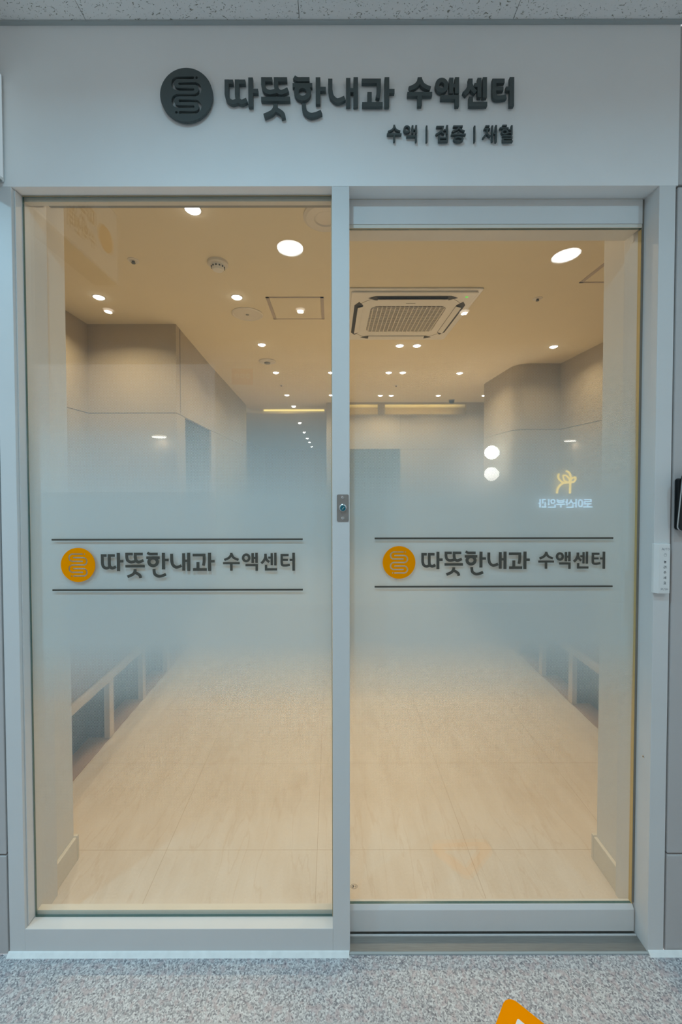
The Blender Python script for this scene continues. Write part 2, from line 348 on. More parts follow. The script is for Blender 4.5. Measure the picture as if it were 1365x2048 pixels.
SUB = [
    ('수', [(S_([(626, 122), (624, 145), (598, 178), (552, 200)]), 26, 0), (S_([(627, 132), (645, 168), (670, 186), (703, 199)]), 25, 0), ([(537, 236), (716, 236)], 23, 0), ([(626, 236), (626, 318)], 27, 0)]),
    ('액', [(ell(785, 177, 33, 36), 26, 1), ([(854, 125), (854, 233)], 26, 0), ([(895, 122), (895, 233)], 26, 0), ([(854, 179), (895, 179)], 22, 0), ([(777, 258), (896, 258), (896, 320)], 25, 0)]),
    ('센', [(S_([(991, 132), (990, 170), (972, 210), (946, 237)]), 27, 0), (S_([(992, 165), (1005, 200), (1030, 225)]), 25, 0), ([(1021, 175), (1057, 175)], 22, 0),
           ([(1057, 126), (1057, 258)], 24, 0), ([(1096, 122), (1096, 261)], 26, 0), ([(996, 254), (996, 305), (1114, 305)], 25, 0)]),
    ('터', [([(1238, 147), (1164, 147)] + S_([(1164, 180), (1164, 232), (1172, 258), (1205, 262), (1251, 255)]), 25, 0), ([(1164, 200), (1230, 200)], 23, 0), ([(1248, 200), (1291, 200)], 23, 0), ([(1291, 122), (1291, 320)], 28, 0)])]
SMALL = [
    ('수', [(S_([(137, 507), (135, 528), (118, 555), (80, 574)]), 17, 0), (S_([(138, 520), (152, 550), (170, 562), (194, 570)]), 16, 0), ([(68, 598), (206, 598)], 18, 0), ([(137, 598), (137, 668)], 17, 0)]),
    ('액', [(ell(257, 550, 25, 29), 18, 1), ([(310, 512), (310, 590)], 17, 0), ([(344, 510), (344, 592)], 17, 0), ([(310, 552), (344, 552)], 15, 0), ([(252, 617), (343, 617), (343, 670)], 17, 0)]),
    ('bar', [([(443, 515), (443, 672)], 15, 0)]),
    ('접', [([(535, 526), (598, 526)] + S_([(594, 545), (575, 575), (532, 602)]), 17, 0), (S_([(575, 560), (590, 580), (612, 592)]), 16, 0), ([(606, 556), (637, 556)], 15, 0), ([(637, 510), (637, 602)], 18, 0),
           ([(562, 607), (562, 662)], 16, 0), ([(637, 607), (637, 662)], 16, 0), ([(562, 634), (637, 634)], 13, 0), ([(554, 664), (645, 664)], 16, 0)]),
    ('종', [([(694, 522), (783, 522)], 17, 0), (S_([(745, 528), (735, 550), (684, 574)]), 15, 0), (S_([(748, 535), (765, 555), (803, 570)]), 15, 0), ([(745, 572), (745, 600)], 16, 0), ([(675, 601), (813, 601)], 17, 0), (ell(744, 646, 40, 21), 17, 1)]),
    ('bar', [([(896, 517), (896, 672)], 15, 0)]),
    ('채', [([(998, 520), (1036, 520)], 15, 0), ([(985, 547), (1043, 547)], 16, 0), (S_([(1018, 550), (1008, 592), (976, 636)]), 16, 0), (S_([(1012, 582), (1024, 605), (1048, 620)]), 15, 0),
           ([(1064, 514), (1064, 668)], 16, 0), ([(1099, 510), (1099, 674)], 17, 0), ([(1064, 590), (1099, 590)], 14, 0)]),
    ('혈', [([(1158, 515), (1200, 515)], 15, 0), ([(1133, 540), (1216, 540)], 16, 0), (ell(1181, 577, 26, 20), 15, 1), ([(1210, 556), (1246, 556)], 13, 0), ([(1210, 583), (1246, 583)], 13, 0), ([(1247, 512), (1247, 603)], 16, 0),
           ([(1160, 616), (1247, 616)], 14, 0), ([(1247, 616), (1247, 640)], 14, 0), ([(1160, 640), (1254, 640)], 13, 0), ([(1166, 640), (1166, 665)], 14, 0), ([(1160, 666), (1257, 666)], 15, 0)])]
LOGO = [([(820, 333), (500, 333)] + ARC(500, 455, 122, -90, -270)[1:-1] + [(500, 577), (820, 577)]),
        ([(530, 455), (850, 455)] + ARC(850, 577.5, 122.5, -90, 90)[1:-1] + [(850, 700), (500, 700)] + ARC(500, 822, 122, -90, -270)[1:-1] + [(500, 944), (820, 944)]),
        ([(530, 822), (850, 822)] + ARC(850, 944, 122, -90, 90)[1:-1] + [(850, 1066), (530, 1066)])]
def letter(bm, strokes, mapf, d0, d1, ws=1.0):
    for i, (pts, w, cl) in enumerate(strokes):
        e = i * (0.00006 if d1 > d0 else -0.00006)
        stroke(bm, pts, w * ws, mapf, d0, d1 - e, bool(cl))
def rounded_outline(pts, w):
    Lf, Rt = offset_pts(pts, w, False)
    d = (Vector(pts[-1]) - Vector(pts[-2])).normalized(); a = math.atan2(d.y, d.x)
    d0 = (Vector(pts[0]) - Vector(pts[1])).normalized(); a0 = math.atan2(d0.y, d0.x)
    cap = [(pts[-1][0] + w / 2 * math.cos(a + t), pts[-1][1] + w / 2 * math.sin(a + t)) for t in [PI / 2 - PI * i / 6 for i in range(1, 6)]]
    cap0 = [(pts[0][0] + w / 2 * math.cos(a0 + t), pts[0][1] + w / 2 * math.sin(a0 + t)) for t in [PI / 2 - PI * i / 6 for i in range(1, 6)]]
    return [tuple(p) for p in Lf] + cap + [tuple(p) for p in Rt[::-1]] + cap0
def emblem(name, cx, cz, r, y0, y1, mat, parent, wide=1.0):
    k = r / 570
    mp = lambda u, v, d: (cx + (u - 675) * k, d, cz - (v - 695) * k)
    holes = [rounded_outline(p, 50 * wide) for p in LOGO] + [ell(897, 333, 25 * wide, 25 * wide, 14), ell(455, 1066, 25 * wide, 25 * wide, 14)]
    return holed_plate(name, ell(675, 695, 570, 570, 72), holes, mp, y0, y1, mat, parent)

# ------------------------------------------------------------------ STRUCTURE: corridor side
FZ = -0.035; CZ = 2.665
def S(o, label=None): return tag(o, label, None, None, 'structure')
S(B('floor', (-6, -3.15, FZ - 0.05), (6, 0.0, FZ), M['granite']))
# corridor ceiling boards 0.6 m wide
bm = bmesh.new()
for i in range(-10, 11):
    x = -0.09 + i * 0.6
    for y0, y1 in ((-0.6 * 5.25, -2.4), (-2.398, -1.2), (-1.198, -0.002)):
        box(bm, (x + 0.0007, y0, CZ), (x + 0.5993, y1, CZ + 0.012))
S(link('ceiling', bm, M['ceil_cor'], bevel=0.0008))
S(B('trim_1', (-6, -3.2, CZ + 0.013), (6, 0.0, CZ + 0.03), paint('joint_grey', (0.5, 0.47, 0.42), 0.8)))
S(B('trim_2', (-1.6, -0.010, CZ - 0.005), (1.6, -0.0005, CZ - 0.0005), M['trimgrey']))
# front wall (lintel) and its header beam
bm = boxes([((-3.0, 0, 2.212), (0.989, 0.07, CZ)), ((-3.2, 0.07, 2.345), (3.2, 0.245, 2.71))])
S(link('wall_front', bm, M['wall']))
S(B('trim_3', (-2.4, 0.07, 2.338), (2.9, 0.2449, 2.3449), M['reveal_in']))
# frame: jambs, mullion, sill
bm = bmesh.new()
box(bm, (-0.962, 0, FZ), (-0.916, 0.035, 2.212)); box(bm, (-0.962, 0.0352, FZ), (-0.912, 0.131, 2.345))
box(bm, (0.0, 0, FZ), (0.0505, 0.0495, 2.212)); box(bm, (0.003, 0.0502, FZ), (0.03, 0.12, 2.345))
box(bm, (0.936, 0, FZ), (0.983, 0.131, 2.2125)); box(bm, (0.936, 0.07, 2.213), (0.983, 0.131, 2.345))
S(link('trim_4', bm, M['frame'], bevel=0.0012))
bm = bmesh.new()   # sill under the fixed pane, sloping a little to the corridor
prism(bm, [(0, FZ), (0, 0.041), (0.0345, 0.0375), (0.064, 0.0375), (0.064, FZ)], lambda u, v, d: (d, u, v), -0.916, 0.0)
S(link('trim_5', bm, M['frame'], bevel=0.001))
bm = bmesh.new()
prism(bm, [(-0.011, FZ), (0, FZ), (0, FZ + 0.010), (-0.003, FZ + 0.008)], lambda u, v, d: (d, u, v), -0.965, 0.048)
prism(bm, [(-0.011, FZ), (0, FZ), (0, FZ + 0.010), (-0.003, FZ + 0.008)], lambda u, v, d: (d, u, v), 0.937, 1.4)
S(link('trim_6', bm, M['seal']))
# left jamb bead: a second narrow step in the reveal
S(B('trim_7', (-0.9158, 0.010, 0.042), (-0.9125, 0.0345, 2.210), M['frame'], bevel=0.0008))
# panels beside the frame
bm = boxes([((-3.0, 0.0, z0), (-0.9675, 0.06, z1)) for z0, z1 in ((FZ, 0.262), (0.268, 2.208))])
S(link('wall_left', bm, M['panel'], bevel=0.002))
bm = boxes([((0.991, 0.002, z0), (3.0, 0.06, z1)) for z0, z1 in ((FZ, 0.2595), (0.2655, 2.21), (2.216, 2.66))])
S(link('wall_right', bm, M['panel'], bevel=0.003))
S(link('trim_8', boxes([((0.984, 0.016, FZ), (3.0, 0.068, 2.66)), ((-3.0, 0.05, FZ), (-0.963, 0.069, 2.2))]), M['groove']))
# rest of the corridor
S(link('wall_back', boxes([((-1.2, -3.25, FZ), (3.7, -3.1, CZ + .03)), ((-1.3, -5.1, FZ), (-1.2, -3.1, CZ + .03))]), paint('opposite_wall', (0.80, 0.76, 0.70), 0.8)))
S(link('wall_corridor_end', boxes([((-6.1, -3.1, FZ), (-6, 0.1, CZ + .03)), ((-6, 0, FZ), (-3.0, 0.06, CZ + .03)), ((3.0, 0, FZ), (6.0, 0.06, CZ + .03))]), M['panel']))
S(B('floor_fill_opening', (3.7, -40, FZ - 0.05), (30, -3.15, FZ), M['granite']))  # unseen floor past an opening added to let in world fill light
S(B('floor_lobby', (-30, -40, FZ - 0.05), (-1.2, -3.15, FZ), M['granite']))

# ------------------------------------------------------------------ STRUCTURE: clinic interior
TY0, TY1 = 5.96, 6.84
S(B('floor_clinic', (-3.2, 0.0645, -0.04), (4.2, 16.2, 0.0), M['tile']))
trayr = (TY1 - TY0) / 2; tc_ = (TY0 + TY1) / 2
tray = [(-1.80 + trayr + trayr * math.cos(t), tc_ + trayr * math.sin(t)) for t in [PI / 2 + PI * i / 16 for i in range(17)]] + [(-0.15, TY0), (-0.15, TY1)]
o = holed_plate('ceiling_clinic', [(-3.2, 0.2455), (4.2, 0.2455), (4.2, 16.2), (-3.2, 16.2)], [tray], lambda u, v, d: (u, v, d), 2.71, 2.80, M['ceil_in']); S(o)
S(B('trim_9', (-2.2, 5.7, 2.80), (0.2, 7.1, 2.84), M['ceil_in']))
# end stubs of the front wall
S(link('wall_clinic_front', boxes([((-2.11, 0.131, 0), (-0.935, 0.245, 2.71)), ((-0.9349, 0.131, 2.3448), (-0.93, 0.245, 2.346)), ((0.952, 0.131, 0), (2.65, 0.245, 2.71))]), M['reveal_in']))
bm = bmesh.new()
for x0, x1 in ((-0.935, -0.923), (0.940, 0.952)):
    prism(bm, [(0.131, 0), (0.245, 0), (0.245, 0.088), (0.131, 0.088)], lambda u, v, d: (d, u, v), x0, x1)
box(bm, (-1.5, 0.245, 0), (-0.923, 0.257, 0.09)); box(bm, (0.940, 0.245, 0), (1.5, 0.257, 0.09))
S(link('baseboard_front', bm, M['base_in'], bevel=0.002))
def wallpoly(name, pts, z0, z1, mat, th=0.1, side=1):
    bm = bmesh.new(); Lf, Rt = offset_pts(pts, th * 2, False)
    oth = Lf if side > 0 else Rt
    prism(bm, [tuple(p) for p in pts] + [tuple(p) for p in oth[::-1]], lambda u, v, d: (u, v, d), z0, z1)
    return link(name, bm, mat)
# left side: recess wall, facing wall, then the long wall with a dark door
LW = [(-2.107, 0.245), (-2.107, 2.225), (-1.345, 2.225), (-1.365, 2.47)]
LW2 = [(-1.432, 3.45), (-1.56, 5.9), (-1.9, 6.4), (-3.0, 6.5)]
for nm, seg in (('wall_left_recess', LW), ('wall_left_long', LW2)):
    S(wallpoly(nm, seg, 0, 1.944, M['wall_in'], 0.12, 1)); S(wallpoly(nm + '_upper', seg, 1.950, 2.71, M['wall_in'], 0.12, 1))
S(wallpoly('wall_left_overdoor', [(-1.365, 2.47), (-1.432, 3.45)], 1.95, 2.71, M['wall_in'], 0.12, 1))
S(B('trim_12', (-1.357, 2.326, 1.955), (-1.3505, 2.332, 2.705), M['groove']))
S(wallpoly('trim_10', [(-2.13, 0.3), (-2.13, 2.248), (-1.37, 2.248), (-1.385, 2.47)], 1.90, 1.98, M['groove'], 0.05, 1))
# right side: wall, then a block with a rounded corner
RC = [(2.15 + 0.16 * (1 - math.sin(a)), 3.385 + 0.16 * (1 - math.cos(a))) for a in [PI / 2 * i / 8 for i in range(9)]]
RW = [(2.66, 0.245), (2.66, 3.385)] + RC + [(2.15, 4.35), (3.9, 4.36)]
S(wallpoly('wall_right_block', RW, 0, 1.944, M['wall_in'], 0.05, -1)); S(wallpoly('wall_right_block_upper', RW, 1.950, 2.71, M['wall_in'], 0.05, -1))
# back wall with two high openings and a dark glass door zone
bk = []
for x0, x1, z0, z1 in ((-0.10, 0.305, 0, 1.89), (-0.10, 0.305, 1.895, 2.71), (0.305, 4.2, 2.69, 2.71), (0.81, 0.925, 2.50, 2.69), (2.36, 4.2, 2.50, 2.69), (0.305, 1.195, 1.895, 2.50), (1.199, 4.2, 1.895, 2.50), (1.199, 4.2, 0, 1.89)):
    bk.append(((x0, 5.665, z0), (x1, 5.74, z1)))
S(link('wall_clinic_back', boxes(bk), M['wall_in']))
S(link('wall_lobby', boxes([((-3.1, 6.5, 0), (-3.0, 16.2, 2.71)), ((-0.10, 5.74, 0), (-0.05, 5.9, 2.71)), ((0.6, 5.741, 0), (0.7, 16.2, 2.49)), ((-3.0, 16.1, 0), (4.2, 16.2, 2.71)), ((0.31, 6.2, 2.3), (4.2, 6.25, 2.72)), ((4.15, 4.4, 0), (4.25, 6.2, 2.71))]), M['far']))
d = thing('door_2', None, None, (0.75, 5.66, 0)); S(d)
B('door_leaf', (-0.44, 0.0, 0.0), (0.0, 0.03, 1.885), M['doordark'], d); B('door_leaf', (0.004, 0.0, 0.0), (0.444, 0.03, 1.885), M['doordark'], d)
B('pull_handle', (-0.05, -0.03, 0.9), (-0.03, -0.01, 1.3), M['chrome'], d)
d = thing('door_3', None, None, (-1.40, 2.96, 0)); S(d)
bm = bmesh.new(); prism(bm, [(0.013, -0.488), (-0.054, 0.488), (-0.094, 0.488), (-0.027, -0.488)], lambda u, v, q: (u, v, q), 0.0, 1.945); link('door_leaf', bm, M['doordark'], d)
B('handle', (0.02, -0.38, 0.98), (0.05, -0.26, 1.0), M['chrome'], d)

# ------------------------------------------------------------------ WINDOW and DOOR with the dotted film
def pane(parent, x0, x1, z0, z1, y, th=0.007, name='glass_pane'):
    bm = bmesh.new(); box(bm, (x0, y, z0), (x1, y + th, z1))
    for f in bm.faces: f.material_index = 0 if abs(f.normal.y if f.normal.length else 0) > .5 else 1
    bm.normal_update()
    for f in bm.faces: f.material_index = 0 if abs(f.normal.y) > .5 else 1
    return link(name, bm, None, parent, mats=[M['glass'], M['edge']])
w1 = thing('window_1', None, None, (-0.46, 0.035, 0.037)); S(w1)
def shift(o, p): o.location = (-p.location.x, -p.location.y, -p.location.z); return o
shift(pane(w1, -0.9115, -0.0015, 0.0378, 2.2115, 0.035), w1)
bm = bmesh.new(); vs = [bm.verts.new(p) for p in ((-0.911, 0.0425, 0.05), (-0.0018, 0.0425, 0.05), (-0.0018, 0.0425, 2.0), (-0.911, 0.0425, 2.0))]; bm.faces.new(vs)
shift(link('frosted_film', bm, M['film'], w1), w1)
shift(link('glazing_bead', boxes([((-0.912, 0.0435, 2.200), (-0.001, 0.06, 2.212)), ((-0.9115, 0.0432, 0.0377), (-0.001, 0.060, 0.050))]), M['base_in'], w1), w1)
shift(link('silicone_joint', boxes([((-0.0022, 0.0338, 0.04), (-0.0002, 0.0349, 2.21)), ((-0.9115, 0.0338, 2.2085), (-0.001, 0.0349, 2.2115))]), M['bead'], w1), w1)
shift(B('head_channel', (-0.905, 0.078, 2.258), (-0.002, 0.125, 2.337), M['dark'], w1), w1)
shift(B('head_channel_lip', (-0.905, 0.126, 2.250), (-0.002, 0.142, 2.337), M['midgrey'], w1), w1)

d1 = thing('door_1', None, None, (0.48, 0.05, -0.03)); S(d1)
DG = dict(y=0.055)
shift(pane(d1, 0.0305, 0.9295, 0.055, 2.128, 0.055), d1)
bm = bmesh.new(); vs = [bm.verts.new(p) for p in ((0.031, 0.0625, 0.06), (0.929, 0.0625, 0.06), (0.929, 0.0625, 2.0), (0.031, 0.0625, 2.0))]; bm.faces.new(vs)
shift(link('frosted_film', bm, M['film'], d1), d1)
bm = bmesh.new()
prism(bm, [(0.046, -0.024), (0.046, 0.044), (0.0535, 0.0545), (0.068, 0.0545), (0.078, 0.044), (0.078, -0.024)], lambda u, v, q: (q, u, v), 0.0305, 0.9315)
shift(link('bottom_rail', bm, M['frame'], d1, bevel=0.001), d1)
shift(B('edge_strip', (0.9290, 0.0545, 0.055), (0.9315, 0.0665, 2.124), paint('brass_edge', (0.62, 0.44, 0.18), 0.35), d1), d1)
# header cover of the sliding mechanism
h = thing('trim_11', None, None, (0.49, 0.05, 2.17)); S(h)
shift(link('cover_panel', boxes([((0.0508, 0.05, 2.1375), (0.929, 0.0518, 2.2095))]), M['frame'], h, bevel=0.0008), h)
shift(B('lower_lip', (0.0508, 0.0519, 2.1275), (0.929, 0.0545, 2.212), M['base_in'], h), h)
shift(B('shadow_gap', (0.9292, 0.053, 0.06), (0.9358, 0.054, 2.21), M['groove'], h), h)
shift(B('operator_box', (0.0495, 0.067, 2.13), (0.93, 0.12, 2.335), M['cream'], h), h)
# threshold plate and floor guide
t = thing('door_threshold', 'brushed grey metal threshold plate under the sliding door', 'threshold', (0.49, 0.02, FZ))
shift(B('plate', (0.0495, 0.0015, FZ), (0.9355, 0.064, FZ + 0.004), M['steel'], t, bevel=0.0008), t)
shift(B('front_lip', (0.0495, -0.004, FZ), (0.9355, 0.0013, FZ + 0.0045), M['trimgrey'], t, bevel=0.0008), t)
shift(B('guide_rail', (0.0505, 0.0395, FZ + 0.0042), (0.9345, 0.043, FZ + 0.0075), M['frame'], t), t)

# ------------------------------------------------------------------ SIGN on the lintel
sg = thing('wall_sign', 'raised charcoal clinic lettering and round emblem above the doorway', 'sign', (0.0, -0.0005, 2.42))
def at(o): return shift(o, sg)
at(emblem('emblem_disc', -0.4075, 2.4545, 0.0738, -0.014, -0.0065, M['letter'], sg, 1.15))
for dx, dz in ((-0.058, 0), (0.058, 0), (0, -0.064)): at(B('standoff', (-0.411 + dx, -0.0065, 2.4505 + dz), (-0.404 + dx, -0.0005, 2.4575 + dz), M['letter'], sg))
kx, kz = 0.477 / 1242.0, 0.0800 / 200.0
mpM = lambda u, v, q: (-0.300 + (u - 505) * kx, q, 2.503 - (v - 120) * kz)
for ch, st in MAIN:
    bm = bmesh.new(); letter(bm, st, mpM, -0.004, -0.0130, 1.0); o = at(link('letter', bm, M['letter'], sg))
kx2 = 0.299 / 768.0
mpS = lambda u, v, q: (0.213 + (u - 537) * kx2, q, 2.503 - (v - 121) * kz)
for ch, st in SUB:
    bm = bmesh.new(); letter(bm, st, mpS, -0.004, -0.0130, 1.16); at(link('letter', bm, M['letter'], sg))
kx3 = 0.3555 / 1190.0
mp3 = lambda u, v, q: (0.156 + (u - 68) * kx3, q, 2.3735 - (v - 508) * (0.0465 / 164))
for ch, st in SMALL:
    bm = bmesh.new(); letter(bm, st, mp3, -0.004, -0.0110, 0.95); at(link('divider' if ch == 'bar' else 'letter', bm, M['letter'], sg))

# ------------------------------------------------------------------ VINYL lettering on both panes
def decal(label, xl, xr, zt, zb, cx, cz, cr, mx0, mx1, mz, mkz, sx0, sx1, y):
    g = thing('vinyl_lettering', label, 'lettering', (cx, y, cz), 'vinyl clinic lettering on the glass')
    f = lambda o: shift(o, g)
    f(B('line', (xl, y - 0.0010, zt - 0.0026), (xr, y, zt + 0.0026), M['vinyl'], g)); f(B('line', (xl, y - 0.0010, zb - 0.0026), (xr, y, zb + 0.0026), M['vinyl'], g))
    f(emblem('emblem_disc', cx, cz, cr, y - 0.0010, y, M['orange'], g))
    k = (mx1 - mx0) / 1242.0
    mpa = lambda u, v, q: (mx0 + (u - 505) * k, q, mz - (v - 120) * mkz)
    for ch, st in MAIN:
        bm = bmesh.new(); letter(bm, st, mpa, y, y - 0.0015); f(link('letter', bm, M['vinyl'], g))
    k2 = (sx1 - sx0) / 768.0
    mpb = lambda u, v, q: (sx0 + (u - 537) * k2, q, mz - (v - 120) * mkz)
    for ch, st in SUB:
        bm = bmesh.new(); letter(bm, st, mpb, y, y - 0.0015); f(link('letter', bm, M['vinyl'], g))
decal('dark lettering with orange emblem between two lines on fixed left pane', -0.842, -0.089, 1.196, 1.044, -0.764, 1.120, 0.0515, -0.6945, -0.3535, 1.156, 0.0545 / 200, -0.3285, -0.1125, 0.0349)
decal('dark lettering with orange emblem between two lines on sliding door pane', 0.129, 0.857, 1.195, 1.047, 0.2035, 1.1215, 0.0500, 0.272, 0.603, 1.154, 0.0530 / 200, 0.629, 0.833, 0.0549)

# ------------------------------------------------------------------ KEY SWITCH on the mullion
k = thing('key_switch', 'small steel key switch plate with teal lock on middle post', 'switch', (0.0305, -0.0005, 1.2925))
def rrect(w, hgt, r, n=5):
    out = []
    for cx, cy, a in ((w / 2 - r, hgt / 2 - r, 0), (-w / 2 + r, hgt / 2 - r, 90), (-w / 2 + r, -hgt / 2 + r, 180), (w / 2 - r, -hgt / 2 + r, 270)):
        for i in range(n + 1):
            t = math.radians(a + 90 * i / n); out.append((cx + r * math.cos(t), cy + r * math.sin(t)))
    return out
FRONT = lambda u, v, q: (u, q, v)
bm = bmesh.new(); prism(bm, rrect(0.0345, 0.0785, 0.004), FRONT, 0, -0.0016); link('plate', bm, M['plate'], k, bevel=0.0004)
for dz in (0.031, -0.029):
    s = link('screw', lathe(bmesh.new(), [(0.0045, -0.0016), (0.0042, -0.0028), (0.002, -0.0034), (0, -0.0034)], (0.0, 0, dz), 'Y', 20), M['chrome'], k, smooth=False)
    link('recess', lathe(bmesh.new(), [(0.0014, -0.0034), (0.0014, -0.0037), (0, -0.0037)], (0, 0, dz), 'Y', 6), M['screwdark'], s)
link('lock_collar', lathe(bmesh.new(), [(0.0105, -0.0016), (0.0105, -0.004), (0.0085, -0.0052), (0.0, -0.0052)], (0, 0, 0.001), 'Y', 28), M['chrome'], k)
lk = link('lock_core', lathe(bmesh.new(), [(0.0082, -0.0052), (0.0082, -0.0095), (0.0074, -0.0102), (0, -0.0102)], (0, 0, 0.0), 'Y', 28), M['teal'], k)
bm = bmesh.new(); stroke(bm, [(-0.003, -0.0036), (0.0038, 0.0035)], 0.0014, FRONT, -0.0102, -0.0106); link('keyhole', bm, M['chrome'], lk)

# ------------------------------------------------------------------ PUSH BUTTON on the right jamb
k = thing('door_push_button', 'slim white touch switch with printed text on right door jamb', 'button', (0.9505, -0.0005, 1.117))
bm = bmesh.new(); prism(bm, [(-0.0215, 0), (-0.0215, -0.008), (-0.0125, -0.0155), (0.0185, -0.0155), (0.0215, -0.0125), (0.0215, 0)], lambda u, v, q: (u, v, q), -0.0715, 0.0715)
link('housing', bm, M['white'], k, bevel=0.0012)
bm = bmesh.new(); prism(bm, rrect(0.030, 0.132, 0.002), lambda u, v, q: (u + 0.0035, q, v), -0.0155, -0.0160); link('face_plate', bm, M['white'], k)
def tiny(name, strokes, cx, cz, h, mat, parent, wd=0.13, y=-0.0160):
    bm = bmesh.new()
    for i, (pts, cl) in enumerate(strokes):
        stroke(bm, pts, wd, lambda u, v, q: (cx + (u - 0.5) * h, q, cz + (0.5 - v) * h), y, y - 0.0002 - i * 1e-5, bool(cl))
    return link(name, bm, mat, parent)
LAT = {'A': [([(0, 1), (.4, 0), (.8, 1)], 0), ([(.15, .65), (.65, .65)], 0)], 'U': [([(0, 0), (0, .7), (.15, .95), (.45, .95), (.6, .7), (.6, 0)], 0)], 'T': [([(0, .06), (.7, .06)], 0), ([(.35, 0), (.35, 1)], 0)],
       'O': [(ell(.4, .5, .36, .46, 16), 1)], 'P': [([(.06, 1), (.06, .06), (.5, .06), (.6, .2), (.6, .4), (.5, .54), (.06, .54)], 0)], 'S': [([(.6, .1), (.2, .06), (.06, .25), (.2, .45), (.5, .55), (.62, .75), (.5, .94), (.05, .92)], 0)],
       'H': [([(.06, 0), (.06, 1)], 0), ([(.64, 0), (.64, 1)], 0), ([(.06, .5), (.64, .5)], 0)]}
def word(txt, cx, cz, h, par, name):
    bm = bmesh.new(); x = -len(txt) * 0.45
    for c in txt:
        for i, (pts, cl) in enumerate(LAT[c]):
            stroke(bm, pts, 0.14, lambda u, v, q: (cx + (u + x + 0.08) * h, q, cz + (0.5 - v) * h), -0.0160, -0.0162 - i * 1e-5, bool(cl))
        x += 0.9
    return link(name, bm, M['inkl'], par)
word('AUTO', 0.005, 0.057, 0.0062, k, 'printed_word'); word('PUSH', 0.004, -0.0585, 0.0060, k, 'printed_word')
tiny('hand_symbol', [([(.25, .95), (.1, .6), (.05, .4), (.2, .35), (.2, .1), (.35, .05), (.4, .3), (.5, 0), (.62, .05), (.62, .3), (.75, .1), (.88, .2), (.85, .6), (.75, .95)], 1)], 0.005, 0.040, 0.009, M['inkl'], k, .07)
SY = [[([(.2, .05), (.2, .25), (.8, .25)], 0), ([(.05, .4), (.95, .4)], 0), ([(.5, .4), (.5, .55)], 0), ([(.2, .58), (.8, .58), (.8, .75), (.2, .75), (.2, .95), (.85, .95)], 0)],
      [([(.05, .1), (.55, .1), (.55, .48), (.05, .48), (.05, .9), (.6, .88)], 0), ([(.6, .5), (.88, .5)], 0), ([(.9, 0), (.9, 1)], 0)],
      [([(.15, .08), (.85, .08)], 0), ([(.5, .1), (.4, .35), (.1, .5)], 0), ([(.5, .15), (.65, .38), (.9, .5)], 0), ([(.02, .65), (.98, .65)], 0), ([(.5, .65), (.5, 1)], 0)],
      [([(.25, .1), (.22, .5), (.02, .85)], 0), ([(.24, .45), (.48, .8)], 0), ([(.45, .45), (.65, .45)], 0), ([(.65, .05), (.65, .95)], 0), ([(.92, 0), (.92, 1)], 0)],
      [(ell(.5, .25, .28, .22, 14), 1), ([(.35, .5), (.35, .85)], 0), ([(.65, .5), (.65, .85)], 0), ([(.02, .88), (.98, .88)], 0)]]
for i, st in enumerate(SY): tiny('printed_letter', st, 0.0045, 0.0205 - i * 0.0153, 0.0078, M['ink'], k)

# ------------------------------------------------------------------ ACCESS TERMINAL at the right edge
k = thing('access_terminal', 'black wall terminal with silver rim at the right edge', 'terminal', (1.052, 0.0, 1.31))
bm = bmesh.new(); prism(bm, rrect(0.118, 0.150, 0.008), lambda u, v, q: (u, q, v - 0.008), 0.0, -0.016); link('back_mount', bm, M['black'], k, bevel=0.002)
tilt = lambda dep: (lambda u, v, q: (u, q - 0.012 - (v + 0.085) * 0.10, v))
bm = bmesh.new(); prism(bm, rrect(0.132, 0.166, 0.014), tilt(0), 0.0, -0.012); link('housing', bm, M['black'], k, bevel=0.002)
bm = bmesh.new(); prism(bm, rrect(0.134, 0.168, 0.015), tilt(0), -0.0045, -0.0085); link('rim', bm, M['chrome'], k, bevel=0.0008)
bm = bmesh.new(); prism(bm, rrect(0.114, 0.148, 0.009), tilt(0), -0.0120, -0.0128); link('screen', bm, M['screen'], k)

# screw in the right reveal
k = thing('jamb_screw', 'tiny steel screw in the right door reveal', 'screw', (0.936, 0.025, 0.540))
link('head', lathe(bmesh.new(), [(0.0042, 0.0), (0.0036, -0.0016), (0, -0.002)], (0, 0, 0), 'X', 20), M['chrome'], k)
link('recess', lathe(bmesh.new(), [(0.0016, -0.0017), (0.0016, -0.0023), (0, -0.0023)], (0, 0, 0), 'X', 6), M['screwdark'], k)
# printed seal on the door glass
k = thing('glass_seal', 'tiny oval printed mark low on the sliding door glass', 'mark', (0.0655, 0.0549, 0.110))
bm = bmesh.new(); stroke(bm, ell(0, 0, .0108, .0072, 28), 0.0006, FRONT, 0, -0.0003, True); link('oval_ring', bm, M['dot'], k)
bm = bmesh.new(); stroke(bm, ell(-.0042, 0, .0026, .0026, 16), 0.0014, FRONT, 0, -0.0003, True); stroke(bm, [(-.004, .003), (-.0005, .003), (-.001, -.002), (-.0035, -.003)], 0.0010, FRONT, 0, -0.00034); link('left_symbol', bm, M['dot'], k)
bm = bmesh.new(); stroke(bm, ell(.0052, 0, .0026, .0026, 16), 0.0005, FRONT, 0, -0.0003, True); stroke(bm, [(.0040, 0), (.0064, 0)], 0.0009, FRONT, 0, -0.00034); link('right_symbol', bm, M['dot'], k)

